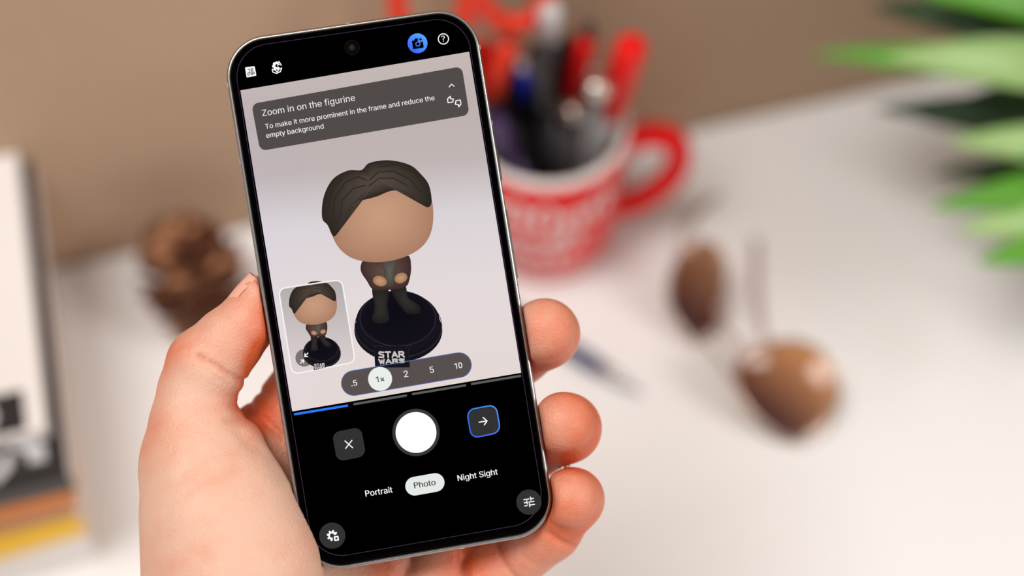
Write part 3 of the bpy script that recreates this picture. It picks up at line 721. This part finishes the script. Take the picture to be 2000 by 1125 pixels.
pen('pen', 'short grey pen with a pale metal end just above the mug rim', (1121, 205), .1124, (.0068, -.0066), .0044, M_gry, M_chr, .012, r_cap=.0060)
pen('pen', 'short black pen hardly rising above the rim, below the blue cap', (1052, 196), .0996, (.002, .0174), .0046, M_blk, M_blk, .03, r_cap=.0048)
pen('pen', 'dark pen just right of the thick red marker, close to the phone corner', (984, 84), .1448, (-.0133, -.0158), .0046, M_blk, M_blk, .045, r_cap=.0050)
pen('pen', 'short purple pen at the left of the mug next to the phone edge', (968, 232), .1227, (-.0026, -.0224), .0048, M_pur, M_pur, .03, r_cap=.0052)
# scissors
def scissors():
    T = at_h(925, -6, .1792); B = mb + U * -.0217 + V * -.0059 + Vector((0, 0, .012)); d = T - B; L = d.length
    zax = d.normalized(); xax = (U - zax * U.dot(zax)).normalized(); yax = zax.cross(xax)
    mw = Matrix((( xax.x, yax.x, zax.x, B.x), (xax.y, yax.y, zax.y, B.y), (xax.z, yax.z, zax.z, B.z), (0, 0, 0, 1)))
    t = thing('scissors', 'scissors with orange red ring handles standing point down in the mug', 'scissors', mw=mw)
    for s in (-1, 1):
        MB().add([(-.003 * s, -.0008 + .0009 * s, 0), (.004, -.0008 + .0009 * s, .06), (-.004, -.0008 + .0009 * s, .06), (-.003 * s, .0003 + .0009 * s, 0), (.004, .0003 + .0009 * s, .06), (-.004, .0003 + .0009 * s, .06),
                  (.005 * s + .003, -.0008 + .0009 * s, L - .055), (.005 * s - .003, -.0008 + .0009 * s, L - .055), (.005 * s + .003, .0003 + .0009 * s, L - .055), (.005 * s - .003, .0003 + .0009 * s, L - .055)],
                 [(0, 1, 2), (3, 5, 4), (1, 6, 7, 2), (4, 5, 9, 8), (0, 3, 4, 1), (0, 2, 5, 3), (1, 4, 8, 6), (2, 7, 9, 5)]).build('blade', M_steel, t, smooth=False)
        loop = []
        for k in range(33):
            a = 2 * PI * k / 32; x = .0155 * math.cos(a); z = .024 * math.sin(a) * (1 + .1 * math.cos(a))
            loop.append((s * (.0185 + x), 0, L + .002 + z + .35 * abs(x) * 0))
        MB().tube(loop, .0048, 12, cap=False).build('ring_handle', M_org, t)
        MB().tube([(s * .004, 0, L - .062), (s * .008, 0, L - .045), (s * .014, 0, L - .031)], [.004, .0052, .005], 12).build('shank', M_org, t)
    MB().tube([(0, -.003, .072), (0, .003, .072)], .003, 12).build('pivot_screw', M_steel, t)
scissors()

# ------------------------------------------------------------------ pen on the desk
def desk_pen():
    a = at_h(1254, 769, .0045); b0 = at_h(1000, 612, .0045); d = (b0 - a).normalized(); L = .138
    mw = Matrix.Translation(a) @ d.to_track_quat('Z', 'Y').to_matrix().to_4x4()
    t = thing('pen', 'navy blue ballpoint pen with silver tip lying on the desk by the fingers', 'pen', mw=mw)
    MB().lathe([(0, 0), (.0008, 0), (.0012, .004), (.003, .014), (.0038, .026), (0, .026)], 20).build('metal_tip', M_steel, t)
    MB().lathe([(0, .026), (.0040, .026), (.0044, .03), (.0044, L - .012), (.0038, L), (0, L)], 20).build('barrel', mat('navy_plastic', (22, 42, 92), .25), t)
desk_pen()

# ------------------------------------------------------------------ sunglasses
def sunglasses():
    M_gold = mat('pale_gold_wire', (214, 190, 172), 0.25, 1.0)
    M_lens = mat('brown_lens', (96, 44, 34), 0.05, 0, .6, coat=0, trans=.15)
    M_tipm = mat('tinted_temple_tip', (176, 150, 146), 0.3)
    t = thing('sunglasses', 'aviator sunglasses with brown lenses and thin gold frame lying on the desk', 'sunglasses', loc=at_h(1450, 680, 0)); O = t.location
    M_lens.node_tree.nodes['Principled BSDF'].inputs['Roughness'].default_value = .08
    lt_ = M_lens.node_tree; at2 = lt_.nodes.new('ShaderNodeAttribute'); at2.attribute_name = 'tint'; mx2 = lt_.nodes.new('ShaderNodeMix'); mx2.data_type = 'RGBA'
    mx2.inputs['A'].default_value = (*lin((66, 22, 20)), 1); mx2.inputs['B'].default_value = (*lin((206, 142, 92)), 1)
    lt_.links.new(at2.outputs['Fac'], mx2.inputs['Factor']); lt_.links.new(mx2.outputs['Result'], lt_.nodes['Principled BSDF'].inputs['Base Color'])
    def lens(P, hs, bulge, grade):
        # outline points (photo pixels) at their own heights above the desk
        pts = [at_h(x, y, h) for (x, y), h in zip(P, hs)]; pts = [p - O for p in pts]
        n = len(pts); sm = []
        for i in range(n):
            a, b, c, d = pts[i - 1], pts[i], pts[(i + 1) % n], pts[(i + 2) % n]
            for k in range(5):
                q = k / 5; sm.append(.5 * ((2 * b) + (c - a) * q + (2 * a - 5 * b + 4 * c - d) * q * q + (3 * b - a - 3 * c + d) * q ** 3))
        c = sum(sm, Vector()) / len(sm); nn = Vector()
        for i in range(len(sm)): nn += (sm[i] - c).cross(sm[(i + 1) % len(sm)] - c)
        nn.normalize(); nn = nn if nn.z > 0 else -nn
        m = len(sm); vs = []; fs = []; rings = 6
        for q in range(rings):
            tt = 1 - q / rings
            for p in sm: vs.append(c + (p - c) * tt + nn * bulge * (1 - tt * tt))
        vs.append(c + nn * bulge)
        for q in range(rings - 1):
            for k in range(m): fs.append((q * m + k, q * m + (k + 1) % m, (q + 1) * m + (k + 1) % m, (q + 1) * m + k))
        for k in range(m): fs.append(((rings - 1) * m + k, (rings - 1) * m + (k + 1) % m, len(vs) - 1))
        N = len(vs); vs2 = vs + [v - nn * .0018 for v in vs]; fs2 = fs + [tuple(N + i for i in f[::-1]) for f in fs] + [(k, N + k, N + (k + 1) % m, (k + 1) % m) for k in range(m)]
        lo = MB().add(vs2, fs2).build('lens', M_lens, t)
        # graded lens colour: dark along the brow side, paler towards the cheek side
        dirv = (U * .75 + V * .66); pr_ = [v.dot(dirv) for v in vs2]; a_, b_2 = min(pr_), max(pr_)
        ta = lo.data.attributes.new('tint', 'FLOAT', 'POINT'); ta.data.foreach_set('value', np.clip((np.array(pr_) - a_) / (b_2 - a_) * grade - .08, 0, 1).astype(np.float32))
        MB().tube(sm + [sm[0], sm[1]], .0011, 8, cap=False).build('rim', M_gold, t)
        return sm
    def hh(P, y_lo, y_hi, a, b): return [a + (b - a) * (y_lo - y) / (y_lo - y_hi) for x, y in P]
    P1 = [(1362, 472), (1395, 478), (1414, 505), (1416, 560), (1408, 615), (1388, 655), (1362, 664), (1330, 645), (1308, 600), (1306, 555), (1318, 515), (1338, 485)]
    P2 = [(1500, 672), (1550, 666), (1595, 682), (1625, 715), (1638, 765), (1622, 815), (1590, 848), (1548, 862), (1500, 838), (1460, 800), (1436, 755), (1442, 708), (1468, 684)]
    lens(P1, hh(P1, 664, 472, .004, .040), .004, .55)
    lens(P2, hh(P2, 862, 666, .004, .034), .006, 1.05)
    W = lambda x, y, h: at_h(x, y, h) - O
    MB().tube(cr([W(1402, 632, .012), W(1425, 655, .016), W(1452, 690, .016)]), .0013, 8).build('bridge', M_gold, t)
    MB().tube(cr([W(1375, 664, .006), W(1408, 700, .007), W(1440, 752, .012)]), .0011, 8).build('brow_bar', M_gold, t)
    MB().tube(cr([W(1640, 765, .02), W(1625, 760, .012), W(1560, 712, .005), W(1496, 668, .003)]), .0012, 8).build('temple', M_gold, t)
    MB().tube(cr([W(1496, 668, .003), W(1482, 610, .003), W(1478, 540, .0025), W(1476, 470, .0025)]), [.0014] * 4 + [.0022] * 12, 10).build('temple_tip', M_tipm, t)
    MB().tube(cr([W(1340, 482, .038), W(1332, 470, .03), W(1345, 430, .006), W(1405, 380, .003)]), .0011, 8).build('temple', M_gold, t)
    for a, b in (((1398, 600, .02), (1420, 606, .014)), ((1456, 700, .02), (1444, 672, .014))):
        MB().tube([W(*a), W(*b)], [.001, .0026], 8).build('nose_pad', M_tipm, t)
sunglasses()

# ------------------------------------------------------------------ pine cone
def pine_cone():
    M_cone = mat('pine_cone_brown', (98, 56, 32), 0.8, noise=.35, nscale=90, bump=.4, bscale=300)
    M_scale_tip = mat('pine_cone_tip', (170, 118, 84), 0.8, noise=.25, nscale=200)
    B = at_h(420, 640, 0.010); T = at_h(360, 498, .040); d = (T - B).normalized()
    mw = Matrix.Translation(B + d * 0) @ d.to_track_quat('Z', 'Y').to_matrix().to_4x4()
    L = .056; t = thing('pine_cone', 'open brown pine cone lying on the desk by the thumb', 'pine cone', mw=mw)
    MB().lathe([(0, 0), (.006, .001), (.010, .012), (.009, .03), (.005, L * .85), (0, L)], 14).build('core', M_cone, t)
    sm = MB(); w = .0105; l = .0165
    sm.add([(0, -.0012, 0), (0, .0012, 0), (l * .55, -w * .5, .001), (l * .55, w * .5, .001), (l * .85, -w * .48, .0028), (l * .85, w * .48, .0028), (l, 0, .0045), (l * .55, 0, .003), (l * .55, 0, -.0012), (l * .86, 0, .0048), (l * .9, 0, .0012)],
           [(0, 2, 7), (0, 7, 1), (1, 7, 3), (2, 4, 9, 7), (7, 9, 5, 3), (4, 6, 9), (9, 6, 5), (0, 8, 2), (0, 1, 8), (1, 3, 8), (2, 8, 10, 4), (8, 3, 5, 10), (4, 10, 6), (10, 5, 6)])
    sme = mesh('cone_scale', sm.v, sm.f); sme.materials.append(M_cone)
    sme2 = sme.copy(); sme2.materials.clear(); sme2.materials.append(M_scale_tip)
    N = 96
    for i in range(N):
        u = (i + .5) / N; z = .002 + u * (L - .006); a = i * 2.39996
        rad = .0145 * math.sin(PI * min(1, (.16 + .84 * u)) ** .9) ** .6 if u < .97 else .004
        rad = .0060 + .0135 * max(0, math.sin(PI * (.12 + .83 * u))) ** .8
        tilt = R_(-12 + 62 * u + random.uniform(-14, 14)); s = .55 + .75 * math.sin(PI * (.15 + .75 * u))
        o = bpy.data.objects.new('cone_scale', sme if random.random() < .72 else sme2); C.objects.link(o); o.parent = t
        o.matrix_local = Matrix.Rotation(a, 4, 'Z') @ Matrix.Translation((rad * .45, 0, z)) @ Matrix.Rotation(-tilt, 4, 'Y') @ Matrix.Scale(s, 4)
pine_cone()

# ------------------------------------------------------------------ books
def books():
    wp = mat('cover_white', (228, 222, 218), .5); pg = mat('page_block', (222, 208, 200), .8, noise=.05, nscale=400)
    bk = mat('cover_black', (34, 33, 36), .32); og = mat('cover_orange', (214, 122, 28), .5); br = mat('cover_brown', (176, 130, 100), .5)
    ye = mat('cover_yellow', (238, 186, 4), .45); tn = mat('cover_tan', (196, 168, 120), .6)
    # bottom to top: corner pixel of the top face (front right), back-edge pixel y, thickness
    B = [('white book with a tan back cover, lowest of the stack at the left', (168, 1046), .026, .235, wp, tn, 2.2), ('bright yellow book lying just above the lowest white book', (150, 1010), .019, .215, ye, ye, 3.5),
         ('light brown book between the yellow and the orange book', (135, 984), .013, .205, br, br, .4), ('orange book directly under the black book', (135, 955), .015, .205, og, og, .4),
         ('black book with grey lettering and a yellow dot near its corner', (133, 930), .014, .205, bk, bk, 0), ('white book with a black corner label, topmost of the stack', (90, 838), .008, .176, wp, wp, 0)]
    z = 0
    for i, (lab, (cx, cy), th, dep, cov, back, rz) in enumerate(B):
        c = at_h(cx, cy, z + th); c.z = DESK_Z + z
        mw = Matrix.Translation(c) @ Matrix.Rotation(WA + R_(rz), 4, 'Z'); ct = .0009; w = .17
        t = thing('book', lab, 'book', mw=mw, group='books stacked at the desk edge')
        MB().box((-w, 0, 0), (0, dep, ct), .0004).build('back_cover', back, t, smooth=False)
        MB().box((-w, 0, th - ct), (0, dep, th), .0004).build('front_cover', cov, t, smooth=False)
        MB().box((-w, 0, ct), (-.0, .0018, th - ct)).build('spine', cov if i else wp, t, smooth=False)
        MB().box((-w + .003, .0018, ct), (-.0004, dep - .0005, th - ct)).build('pages', pg, t, smooth=False)
        if i == 4:
            o = MB().tube([(-.010, .034, th), (-.010, .034, th - .0002)], .0068, 20).build('yellow_dot', mat('dot_yellow', (232, 184, 30), .5), t, smooth=False)
            V_, F_ = loops(9, 9, .6, .3); me = mesh('lettering', [(x * .026 - .155, y * .026 + .008, th + .0002) for x, y in V_], F_)
            link('lettering', me, mat('print_grey', (190, 188, 190), .5), t, smooth=False)
        if i == 5:
            MB().box((-w, .002, th), (-.008, .022, th + .0002)).build('printed_label', bk, t, smooth=False)
            MB().tube([(-.028, .012, th + .0002), (-.028, .012, th + .0004)], .0085, 20).build('printed_disc', mat('print_light', (205, 198, 200), .5), t, smooth=False)
        z += th
books()

# ------------------------------------------------------------------ plant
def plant():
    dk = mat('leaf_dark', (28, 60, 14), .45, noise=.25, nscale=20, sss=0); md = mat('leaf_green', (96, 168, 44), .4, noise=.2, nscale=25); lt = mat('leaf_pale', (168, 206, 128), .4, noise=.15, nscale=25)
    for m in (md, lt): m.node_tree.nodes['Principled BSDF'].inputs['Transmission Weight'].default_value = 0
    base = at_h(2330, 470, 0); t = thing('potted_plant', 'leafy green potted plant with broad pointed leaves at the right edge', 'plant', loc=base)
    MB().lathe([(0, 0), (.045, 0), (.05, .004), (.062, .085), (.066, .09), (.066, .1), (.06, .1), (.056, .085), (0, .082)], 40).build('pot', M_wpl, t)
    MB().lathe([(0, .088), (.057, .086)], 30).build('soil', mat('soil', (60, 42, 30), .95, noise=.4, nscale=80), t)
    for k in range(3): MB().tube([(.01 * k - .01, .01 * (k % 2), .08), (.012 * k - .014, .0, .20), (.014 * k - .02, .004, .42)], [.006, .005, .003], 10).build('stem', md, t)
    def leaf(tip, ht, root, hr, w, m, arch=.012, roll=0.0, A_=None, B_=None):
        ht *= .5; hr *= .55; w *= .72
        A, Bp = (at_h(*root, hr) - base, at_h(*tip, ht) - base) if A_ is None else (A_, B_)
        d = Bp - A; L = d.length; dn = d.normalized()
        side = dn.cross(Vector((0, -.45, 1))).normalized(); side = (Matrix.Rotation(roll, 3, dn) @ side); up = side.cross(dn).normalized()
        vs = []; n = 16
        for th in (0, -.0006):
            for i in range(n + 1):
                s = i / n; wd = w * (math.sin(PI * min(1, .12 + .88 * s) ** 1.0) ** .75 if s < 1 else 0) * .5 * (1.15 - .3 * s)
                c = A + d * s + up * arch * math.sin(PI * s)
                vs += [c - side * wd + up * .10 * wd, c + up * th, c + side * wd + up * .10 * wd] if th == 0 else [c - side * wd + up * (.10 * wd + th), c + up * (2 * th), c + side * wd + up * (.10 * wd + th)]
        fs = []; N = 3 * (n + 1)
        for i in range(n):
            for j in range(2):
                q = (i * 3 + j, i * 3 + j + 1, i * 3 + j + 4, i * 3 + j + 3); fs.append(q); fs.append(tuple(N + k for k in q[::-1]))
            for j in (0, 2): fs.append((i * 3 + j, i * 3 + j + 3, N + i * 3 + j + 3, N + i * 3 + j))
        MB().add(vs, fs).build('leaf', m, t)
    for a in (((1585, 104), .20, (2230, 180), .22, .026, md), ((1728, 112), .25, (2260, 170), .25, .036, lt), ((1700, 12), .24, (2270, 130), .24, .038, dk), ((1800, -12), .29, (2290, 60), .28, .034, md),
              ((1705, 212), .16, (2260, 260), .18, .028, dk), ((1790, 232), .15, (2280, 300), .17, .026, dk), ((1852, 276), .22, (2290, 320), .22, .030, lt), ((1820, 338), .13, (2290, 360), .16, .026, dk),
              ((1812, 408), .20, (2280, 340), .20, .028, md), ((1868, 452), .19, (2300, 400), .20, .030, lt), ((1905, 512), .18, (2290, 440), .19, .032, md), ((1960, 560), .15, (2310, 520), .17, .03, dk) if False else ((1990, 300), .27, (2310, 330), .24, .03, md),
              ((1900, 330), .17, (2290, 380), .18, .032, dk), ((1880, 190), .20, (2290, 230), .21, .034, dk), ((1940, 250), .19, (2290, 270), .2, .034, dk), ((1960, 420), .15, (2300, 420), .17, .03, dk),
              ((1850, 60), .21, (2290, 120), .22, .036, dk), ((1930, 130), .27, (2300, 160), .25, .03, md), ((2050, -200), .3, (2280, 140), .25, .03, md), ((2300, -250), .32, (2330, 100), .26, .03, lt),
              ((2600, 0), .3, (2380, 200), .26, .034, md), ((2700, 300), .26, (2400, 300), .24, .034, dk), ((2600, 600), .22, (2380, 420), .22, .03, md), ((2250, 700), .2, (2340, 460), .2, .03, dk)):
        leaf(*a)
    # the crown above, outside the picture: unseen leaves added to shade the right part of the wall
    rr_ = random.Random(3); made = 0
    def inframe(p):
        q = CAM.inverted() @ (base + p); return q.z < 0 and 1000 + q.x / -q.z * F < 2120 and abs(q.y / -q.z * F) < 760
    while made < 130:
        a = rr_.uniform(0, 2 * PI); z0 = rr_.uniform(.14, .42); L = rr_.uniform(.11, .19); r0 = Vector((.01 * math.cos(a), .01 * math.sin(a), z0)); el = R_(rr_.uniform(-5, 55))
        tip = r0 + Vector((math.cos(a) * math.cos(el), math.sin(a) * math.cos(el), math.sin(el))) * L
        if inframe(tip) or inframe((tip + r0) / 2): continue
        wp_ = base + tip - Vector((foot.x, foot.y, 0))
        if wp_.dot(V) > -.02: continue
        leaf(None, 0, None, 0, rr_.uniform(.040, .055), dk if made % 2 else md, A_=r0, B_=tip); made += 1
plant()
